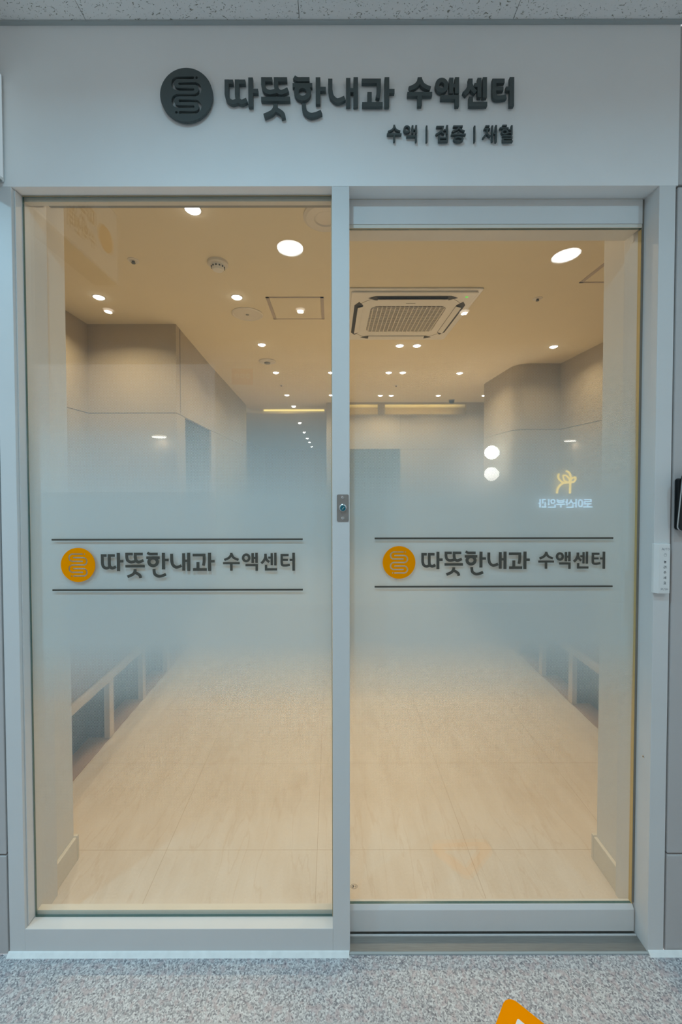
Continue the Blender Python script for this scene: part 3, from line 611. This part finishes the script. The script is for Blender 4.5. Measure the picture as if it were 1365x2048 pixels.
# ------------------------------------------------------------------ FLOOR STICKER
k = thing('floor_sticker', 'orange rounded triangle sticker with white triangle on granite floor', 'sticker', (0.474, -0.20, FZ))
def rtri(pts, r, n=8):
    out = []; m = len(pts)
    for i in range(m):
        p = Vector(pts[i]); a = (Vector(pts[i - 1]) - p).normalized(); b = (Vector(pts[(i + 1) % m]) - p).normalized()
        ang = a.angle(b); d = r / math.tan(ang / 2); s, e = p + a * d, p + b * d; c = p + (a + b).normalized() * (r / math.sin(ang / 2))
        a0 = math.atan2(s.y - c.y, s.x - c.x); a1 = math.atan2(e.y - c.y, e.x - c.x)
        da = (a1 - a0 + PI) % (2 * PI) - PI
        out += [(c.x + r * math.cos(a0 + da * j / n), c.y + r * math.sin(a0 + da * j / n)) for j in range(n + 1)]
    return out
up = lambda u, v, q: (u, v, q)
tri = [(0.002, 0.110), (0.190, -0.045), (-0.132, -0.032)]
tri_in = [(0.009, 0.062), (0.092, -0.010), (-0.056, -0.004)]
bm = bmesh.new(); prism(bm, rtri(tri, 0.030), up, 0.0, 0.0006); link('backing', bm, M['orange'], k)
bm = bmesh.new(); prism(bm, rtri(tri_in, 0.004), up, 0.0006, 0.0009); link('white_triangle', bm, M['poster_white'], k)

# ------------------------------------------------------------------ PROJECTING SIGN BOX at the left
k = thing('projecting_sign', 'pale projecting box sign jutting from wall at left edge', 'sign', (-0.9820, -0.26, 2.372))
B('box', (-0.06, -0.245, -0.15), (0.050, 0.258, 0.15), M['white'], k, bevel=0.003)
B('lit_face', (0.0505, -0.236, -0.142), (0.0525, 0.250, 0.142), M['box_face'], k)
B('bottom_lip', (-0.05, -0.24, -0.1535), (0.050, 0.25, -0.1505), M['midgrey'], k)
bm = lathe(bmesh.new(), [(0.052, 0.0525), (0.052, 0.0535), (0, 0.0535)], (0, -0.150, -0.01), 'X', 40); link('emblem_disc', bm, M['orange'], k)
SIDE = lambda oy, oz, s: (lambda u, v, q: (q, oy + u * s, oz - v * s))
kk = 0.255 / 1242
for ch, st in MAIN:
    bm = bmesh.new(); letter(bm, st, lambda u, v, q: (q, -0.080 + (u - 505) * kk, 0.055 - (v - 120) * kk * 1.6), 0.0525, 0.0535, 1.2); link('letter', bm, M['box_brown'], k)
for ch, st in SUB:
    bm = bmesh.new(); letter(bm, st, lambda u, v, q: (q, -0.080 + (u - 537) * kk, -0.035 - (v - 120) * kk * 1.6), 0.0525, 0.0535, 1.2); link('letter', bm, M['box_brown'], k)

# ------------------------------------------------------------------ LIT SIGN on the opposite wall (seen mirrored in the door glass)
OY = -3.05
k = thing('opposite_sign', 'lit emblem and letters on opposite wall, mirrored in sliding door', 'sign', (2.62, OY, 1.25))
mpO = lambda u, v, q: (2.297 + u * 0.000492 - 2.62, q, 1.579 - v * 0.000488 - 1.25)
RO = [[([(45, 890), (45, 1085)], 0), ([(10, 985), (45, 985)], 0), ([(170, 900), (100, 900), (108, 990)], 0), ([(160, 950), (160, 1060)], 0), ([(80, 1072), (185, 1072)], 0)],
      [([(240, 890), (240, 1030)], 0), (ell(335, 945, 42, 42), 1), ([(385, 1015), (385, 1075), (225, 1075)], 0)],
      [([(440, 895), (440, 965)], 0), ([(580, 895), (580, 965)], 0), ([(440, 930), (580, 930)], 0), ([(440, 965), (580, 965)], 0), ([(415, 1010), (610, 1010)], 0), ([(515, 1010), (515, 1085)], 0)],
      [([(655, 890), (655, 1040)], 0), ([(615, 960), (655, 960)], 0), ([(750, 900), (740, 950), (690, 1005)], 0), ([(748, 940), (800, 1000)], 0), ([(790, 1015), (790, 1078), (640, 1078)], 0)],
      [([(860, 890), (860, 1085)], 0), ([(805, 985), (860, 985)], 0), (ell(960, 985, 44, 80), 1)],
      [([(1045, 905), (1195, 905), (1195, 950), (1055, 950), (1055, 998), (1205, 998)], 0), ([(1125, 998), (1125, 1065)], 0), ([(1025, 1072), (1228, 1072)], 0)]]
for st in RO:
    bm = bmesh.new()
    for i, (pts, cl) in enumerate(st): stroke(bm, pts, 27, mpO, -0.008, -0.004 - i * 0.0001, bool(cl))
    link('letter', bm, M['sign_white'], k)
bm = bmesh.new()
for i, (pts, w) in enumerate([(S_([(465, 305), (448, 380), (478, 450), (550, 505), (650, 520), (740, 512), (810, 490), (840, 440), (835, 395), (785, 405), (740, 440)]), 42), (S_([(620, 250), (690, 280), (725, 350), (735, 420), (725, 500)]) + [(720, 760)], 44),
                              (S_([(560, 345), (575, 440), (625, 490), (705, 495), (690, 420), (630, 355), (560, 345)]), 34), (S_([(425, 762), (435, 670), (485, 580), (575, 520)]), 46)]):
    stroke(bm, pts, w, mpO, -0.008, -0.004 - i * 0.0001)
link('emblem', bm, M['sign_yellow'], k)
B('mounting_rail', (-0.30, -0.05, -0.155), (0.30, -0.045, -0.125), M['darkgrey'], k)
k = thing('hanging_poster', 'orange square notice with pale border, mirrored in left pane', 'poster', (-0.99, -3.08, 2.48))
B('board', (-0.136, -0.02, -0.125), (0.136, 0.0, 0.125), M['poster_white'], k); B('orange_field', (-0.118, 0.0, -0.065), (0.118, 0.002, 0.112), M['poster_orange'], k)
bm = bmesh.new()
for i in range(3): stroke(bm, ell(-.06 + .06 * i, .03, .017, .02, 14), .011, FRONT, .002, .0035, True)
link('pale_print', bm, M['poster_white'], k)

# ------------------------------------------------------------------ LIGHTS
def lamp(name, loc, power, col, size, parent, spread=PI * 0.95):
    l = bpy.data.lights.new(name, 'AREA'); l.shape = 'DISK'; l.size = size; l.energy = power; l.color = col; l.spread = spread
    o = bpy.data.objects.new(name, l); COL.objects.link(o); o.parent = parent; o.location = loc; return o
def downlight(x, y, z, r, power, col, mat, label, group, spread=PI * 0.9, dome=0.016):
    g = thing('downlight', label, 'light', (x, y, z), group)
    link('trim_ring', lathe(bmesh.new(), [(r * 1.0, -0.0005), (r * 1.14, -0.0005), (r * 1.12, -0.003), (r * 1.02, -0.004), (r * 1.0, -0.0005)], n=36), M['white'], g)
    q = dome
    link('lens', lathe(bmesh.new(), [(r * .995, -0.0005), (r * 0.93, -0.3 * q), (r * 0.72, -0.7 * q), (r * 0.4, -0.93 * q), (0, -q)], n=36), mat, g)
    lamp('lamp', (0, 0, -dome - 0.003), power, col, r * 1.2, g, spread)
    return g
G1 = 'large corridor downlights'
for x, y, pw, lb in ((-0.233, -0.985, 1.0, 'large bright round corridor light reflected high in the left pane'), (1.354, -1.02, 0.5, 'large bright round corridor light reflected at top right of door pane'), (-1.82, -1.0, 1.7, 'large round corridor light above and left of projecting sign'),
                 (-3.4, -1.0, 1.0, 'large round corridor light far along the left corridor'), (2.94, -1.0, 0.5, 'large round corridor light along the right corridor'), (4.5, -1.0, 0.5, 'large round corridor light farthest along the right corridor')):
    downlight(x, y, CZ, 0.072, P_BIG * pw, COOL, M['lens_cool'], lb, G1, dome=0.003)
for x, lb in ((-1.70, 'small corridor light mirrored at far left of left pane'), (-0.24, 'small corridor light mirrored beside the ceiling hatch'), (1.02, 'small corridor light mirrored on the air conditioner corner')):
    downlight(x, -1.76, CZ, 0.036, P_ROW, (0.95, 0.84, 0.74), M['lens_row'], lb, 'small corridor downlights')
G2 = 'small clinic downlights'
rows = [
    (-0.687, 0.814, 'small clinic downlight nearest the top of the left pane'), (-1.708, 1.732, 'small clinic downlight at far left near the recess wall'), (-0.698, 1.736, 'small clinic downlight between smoke detector and round speaker'),
    (-0.698, 2.737, 'clinic downlight third from the front in left column'), (-0.706, 3.747, 'clinic downlight fourth from the front in left column'), (-0.72, 5.05, 'clinic downlight just before the glowing ceiling recess'),
    (-0.01, 3.751, 'clinic downlight half hidden behind the middle post, nearer one'), (-0.013, 5.056, 'clinic downlight half hidden behind the middle post, farther one'),
    (0.679, 2.772, 'left one of the twin downlights behind air conditioner'), (0.852, 2.773, 'right one of the twin downlights behind air conditioner'), (0.713, 3.756, 'left one of the second pair of twin downlights'), (0.890, 3.757, 'right one of the second pair of twin downlights'),
    (0.774, 5.099, 'left one of the farthest pair of twin downlights'), (0.951, 5.10, 'right one of the farthest pair of twin downlights'), (1.616, 3.785, 'single downlight between twin pair and rounded corner'), (1.708, 5.107, 'single downlight in front of the dome camera'),
    (2.45, 5.113, 'single downlight at edge of the rounded column'), (2.245, 2.81, 'single downlight before the right wall, near rounded corner')]
for x, y, lb in rows: downlight(x, y, 2.71, 0.037, P_IN * (0.6 if (y < 1 or x > 2.2) else 1.0), WARM, M['lens_warm'], lb, G2, math.radians(142))
for i, (x, y) in enumerate(((-0.77, 8.063), (-0.80, 9.933), (-0.823, 11.6), (-0.83, 12.95), (-0.85, 14.925))):
    downlight(x, y, 2.71, 0.042, P_LOBBY, (1, .75, .55), M['lens_warm'], ['first', 'second', 'third', 'fourth', 'last'][i] + ' of the small lights receding beyond the glowing recess', 'receding lobby downlights', dome=0.034)
downlight(-0.752, 6.45, 2.80, 0.04, P_LOBBY, (1, .75, .55), M['lens_warm'], 'small downlight inside the oval glowing ceiling recess', 'receding lobby downlights', dome=0.034)
# hidden-from-here row that lights the front of the clinic near the glass
for x, y, lb in ((0.75, 0.92, 'clinic downlight just inside the sliding door'),):
    downlight(x, y, 2.71, 0.037, P_IN * 0.9, WARM, M['lens_warm'], lb, G2, math.radians(142))

# cove strips
c = thing('cove_light', 'warm glowing strip inside the oval ceiling recess', 'light', (-0.9, tc_, 2.80))
B('led_strip', (-0.5, 0.395, -0.03), (0.74, 0.425, -0.012), M['cove'], c); lamp('lamp', (0, 0, -0.012), 5.0, (1, .68, .2), 0.7, c)
for x0, x1, lb in ((0.31, 0.81, 'short yellow glow in high opening of the back wall'), (0.925, 2.36, 'long yellow glow in high opening of the back wall')):
    c = thing('cove_light', lb, 'light', ((x0 + x1) / 2, 5.93, 2.50)); w = (x1 - x0) / 2
    B('led_strip', (-w, -0.02, 0.0), (w, 0.02, 0.01), M['cove'], c)
    l = bpy.data.lights.new('lamp', 'AREA'); l.shape = 'RECTANGLE'; l.size = w * 2; l.size_y = 0.05; l.energy = 3.0 * w; l.color = (1, .70, .25)
    o = bpy.data.objects.new('lamp', l); COL.objects.link(o); o.parent = c; o.location = (0, 0, 0.02); o.rotation_euler = (PI * 0.78, 0, 0)

# ------------------------------------------------------------------ CEILING FITTINGS inside
CX, CY = 0.588, 2.085
a = thing('ceiling_air_conditioner', 'square white four-way air conditioner cassette in clinic ceiling', 'air conditioner', (CX, CY, 2.71))
bm = bmesh.new(); prism(bm, rrect(0.955, 0.975, 0.012), up, 0.0, -0.012); prism(bm, rrect(0.90, 0.92, 0.012), up, -0.012, -0.026); link('panel', bm, M['white'], a, bevel=0.006)
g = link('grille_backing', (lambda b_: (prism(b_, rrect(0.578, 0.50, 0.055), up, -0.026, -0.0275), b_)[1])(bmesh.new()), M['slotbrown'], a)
bm = bmesh.new()
def inside(x, y, w=0.578, hh=0.50, r=0.055):
    dx, dy = abs(x) - (w / 2 - r), abs(y) - (hh / 2 - r)
    return math.hypot(max(dx, 0), max(dy, 0)) <= r
for i in range(17):
    x = -0.272 + i * 0.034; hy = 0.25
    while hy > 0.1 and not inside(x, hy - 1e-4): hy -= 0.004
    box(bm, (x - 0.0038, -hy, -0.034), (x + 0.0038, hy, -0.0276))
for i in range(22):
    y = -0.236 + i * 0.0225; hx = 0.289
    while hx > 0.1 and not inside(hx - 1e-4, y): hx -= 0.004
    box(bm, (-hx, y - 0.0042, -0.0315), (hx, y + 0.0042, -0.0277))
link('grille', bm, M['cream'], a)
for i in range(4):
    ang = i * PI / 2; ca, sa = math.cos(ang), math.sin(ang); rot = lambda u, v, q, ca=ca, sa=sa: (u * ca - v * sa, u * sa + v * ca, q)
    bm = bmesh.new(); prism(bm, [(-0.325, -0.385), (-0.27, -0.418), (0.27, -0.418), (0.325, -0.385), (0.27, -0.352), (-0.27, -0.352)], rot, -0.026, -0.0275); s = link('air_outlet', bm, M['dark'], a)
    bm = bmesh.new(); prism(bm, [(-0.255, -0.392), (0.255, -0.392), (0.255, -0.352), (-0.255, -0.352)], lambda u, v, q: rot(u, v, q - (v + 0.352) * -0.25), -0.029, -0.033); link('louvre_blade', bm, M['white'], s, bevel=0.001)
for i in range(4):
    bm = bmesh.new(); a0 = 45 + 90 * i
    stroke(bm, ARC(0, 0, 0.475, a0 - 11, a0 + 11, 8), 0.003, up, -0.026, -0.0272); link('curved_seam', bm, M['groove'], a)
B('status_light', (0.375, -0.405, -0.0285), (0.392, -0.395, -0.026), M['green_led'], a)
B('nameplate', (-0.035, -0.305, -0.0275), (0.035, -0.297, -0.026), M['midgrey'], a)

def puck(name, x, y, prof, mat, label, cat, group=None, extra=None):
    g = thing(name, label, cat, (x, y, 2.71), group); link('base', lathe(bmesh.new(), prof, n=36), mat, g)
    if extra:
        for nm, pr, mt in extra: link(nm, lathe(bmesh.new(), pr, n=28), mt, g)
    return g
g = puck('smoke_detector', -0.703, 1.285, [(0.062, 0), (0.062, -0.014), (0.056, -0.020), (0, -0.020)], M['cream'], 'white domed smoke detector on ceiling near the front', 'smoke detector', None, [('sensor_dome', [(0.040, -0.020), (0.038, -0.036), (0.030, -0.048), (0, -0.052)], M['white'])])
link('sensor_slots', boxes([((0.0382 * math.cos(t) - .004, 0.0382 * math.sin(t) - .004, -0.036), (0.0382 * math.cos(t) + .004, 0.0382 * math.sin(t) + .004, -0.028)) for t in [2 * PI * i / 12 for i in range(12)]]), M['dark'], g)
puck('ceiling_detector', -0.734, 3.274, [(0.095, 0), (0.095, -0.010), (0.085, -0.016), (0, -0.018)], M['cream'], 'flat round ceiling detector behind the round speaker', 'detector', None, [('sensor_dome', [(0.035, -0.018), (0.030, -0.032), (0, -0.036)], M['midgrey'])])
puck('ceiling_speaker', -0.685, 2.028, [(0.124, 0), (0.126, -0.004), (0.116, -0.008), (0.108, -0.005), (0, -0.006)], M['cream'], 'large flat round ceiling speaker with small centre badge', 'speaker', None, [('centre_badge', [(0.014, -0.006), (0.013, -0.009), (0, -0.009)], M['midgrey'])])
puck('ceiling_vent', -0.03, 0.87, [(0.115, 0), (0.115, -0.006), (0.10, -0.014), (0.06, -0.014), (0.055, -0.008), (0, -0.008)], M['cream'], 'round ceiling vent at top corner of the left pane', 'vent', None, [('inner_slot', [(0.054, -0.0085), (0.05, -0.010), (0, -0.010)], M['cream'])])
for x, y, s, lb in ((-1.212, 1.261, 1, 'small ceiling sprinkler left of the smoke detector'), (1.526, 1.768, 1, 'small ceiling sprinkler right of the air conditioner'), (-0.723, 4.393, 1, 'small ceiling sprinkler far back in left pane'), (0.92, 4.435, 1, 'small ceiling sprinkler far back in right pane')):
    puck('sprinkler_head', x, y, [(0.034, 0), (0.033, -0.003), (0.022, -0.005), (0, -0.005)], M['cream'], lb, 'sprinkler', 'ceiling sprinkler heads', [('nozzle', [(0.009, -0.005), (0.008, -0.013), (0.012, -0.015), (0.011, -0.018), (0, -0.019)], M['darkgrey'])])
k = puck('dome_camera', 2.03, 5.45, [(0.05, 0), (0.05, -0.02), (0, -0.02)], M['midgrey'], 'dark dome camera near back wall ceiling line', 'camera', None, [('dome', [(0.045, -0.02), (0.04, -0.045), (0.022, -0.062), (0, -0.066)], M['black'])])
def hatch(x0, x1, y0, y1, lb):
    g = thing('ceiling_hatch', lb, 'hatch', ((x0 + x1) / 2, (y0 + y1) / 2, 2.71), 'ceiling access hatches'); a_, b_ = (x1 - x0) / 2, (y1 - y0) / 2
    link('frame', boxes([((-a_, -b_, -.004), (a_, -b_ + .012, 0)), ((-a_, b_ - .012, -.004), (a_, b_, 0)), ((-a_, -b_, -.004), (-a_ + .024, b_, 0)), ((a_ - .024, -b_, -.004), (a_, b_, 0))]), paint('hatch_frame', (0.50, 0.44, 0.39), 0.6), g)
    B('lid', (-a_ + .025, -b_ + .013, -.002), (a_ - .025, b_ - .013, 0), M['ceil_in'], g)
hatch(-0.487, -0.062, 1.735, 2.125, 'square ceiling hatch beside the round speaker')
hatch(1.685, 2.15, 1.03, 1.535, 'square ceiling hatch at upper right of door pane')

# ------------------------------------------------------------------ WALL LAMPS
for z, lb in ((1.707, 'upper of two glowing round globes on the rounded corner'), (1.432, 'lower of two glowing round globes on the rounded corner')):
    g = thing('globe_lamp', lb, 'lamp', (2.145, 3.825, z), 'globe wall lamps')
    link('mount', lathe(bmesh.new(), [(0.04, 0.0), (0.04, -0.015), (0, -0.015)], axis='X', n=24), M['chrome'], g)
    bm = bmesh.new(); bmesh.ops.create_uvsphere(bm, u_segments=32, v_segments=18, radius=0.088); bmesh.ops.translate(bm, vec=(-0.10, 0, 0), verts=bm.verts)
    link('globe', bm, M['globe'], g, smooth=True)
    l = bpy.data.lights.new('lamp', 'POINT'); l.energy = 2.5; l.color = (1, .8, .65); l.shadow_soft_size = 0.09
    o = bpy.data.objects.new('lamp', l); COL.objects.link(o); o.parent = g; o.location = (-0.22, 0, 0)
for x, y, z, ax, lb in ((-1.47, 2.165, 1.735, 0, 'thin glowing wall lamp on the left facing wall'), (2.60, 3.10, 1.785, 1, 'thin glowing wall lamp on the right wall')):
    g = thing('wall_lamp', lb, 'lamp', (x, y, z), 'thin wall lamps')
    link('shade', lathe(bmesh.new(), [(0.0, 0.014), (0.05, 0.012), (0.062, 0.004), (0.062, 0.0), (0, 0.0)], n=28), M['cream'], g)
    link('glow_disc', lathe(bmesh.new(), [(0.056, 0.0), (0.054, -0.008), (0, -0.010)], n=28), M['shade_glow'], g)
    if ax: B('bracket', (0.045, -0.01, -0.004), (0.062, 0.01, 0.02), M['cream'], g)
    else: B('bracket', (-0.01, 0.045, -0.004), (0.01, 0.062, 0.02), M['cream'], g)
    lamp('lamp', (0, 0, -0.015), 0.15, (1, .75, .55), 0.09, g)

# ------------------------------------------------------------------ BENCHES along both sides
def bench(name, label, sx, xf, y0, y1, depth, legs):
    g = thing(name, label, 'bench', (xf, (y0 + y1) / 2, 0), 'waiting benches')
    yc = (y0 + y1) / 2; X = lambda v: v * sx
    def bb(nm, a_, b_, mat, bv=0.0):
        lo = (min(X(a_[0]), X(b_[0])), a_[1] - yc, a_[2]); hi = (max(X(a_[0]), X(b_[0])), b_[1] - yc, b_[2]); return B(nm, lo, hi, mat, g, bv)
    bb('front_rail', (0.0, y0, 0.305), (0.03, y1, 0.348), M['wood'], 0.002)
    bb('seat_board', (0.03, y0, 0.320), (depth, y1, 0.347), M['wood'])
    n = max(1, int(round((y1 - y0) / 0.70)))
    for i in range(n):
        ya = y0 + (y1 - y0) * i / n; yb = y0 + (y1 - y0) * (i + 1) / n
        bb('seat_cushion', (0.01, ya + .004, 0.349), (depth, yb - .004, 0.44), M['seat'], 0.018)
    bb('floor_sheet', (0.004, y0, 0.0), (depth, y1, 0.004), M['sheet_brown'])  # thin brown sheet on the floor beneath the whole bench
    bb('kick_board', (0.115, y0, 0.0045), (0.135, y1, 0.305), M['kick'])
    for y in legs: bb('leg', (0.0, y - 0.020, 0.0045), (0.030, y + 0.020, 0.304), M['wood'], 0.002); bb('divider', (0.031, y - 0.012, 0.0045), (0.114, y + 0.012, 0.304), M['kick'])
    return g
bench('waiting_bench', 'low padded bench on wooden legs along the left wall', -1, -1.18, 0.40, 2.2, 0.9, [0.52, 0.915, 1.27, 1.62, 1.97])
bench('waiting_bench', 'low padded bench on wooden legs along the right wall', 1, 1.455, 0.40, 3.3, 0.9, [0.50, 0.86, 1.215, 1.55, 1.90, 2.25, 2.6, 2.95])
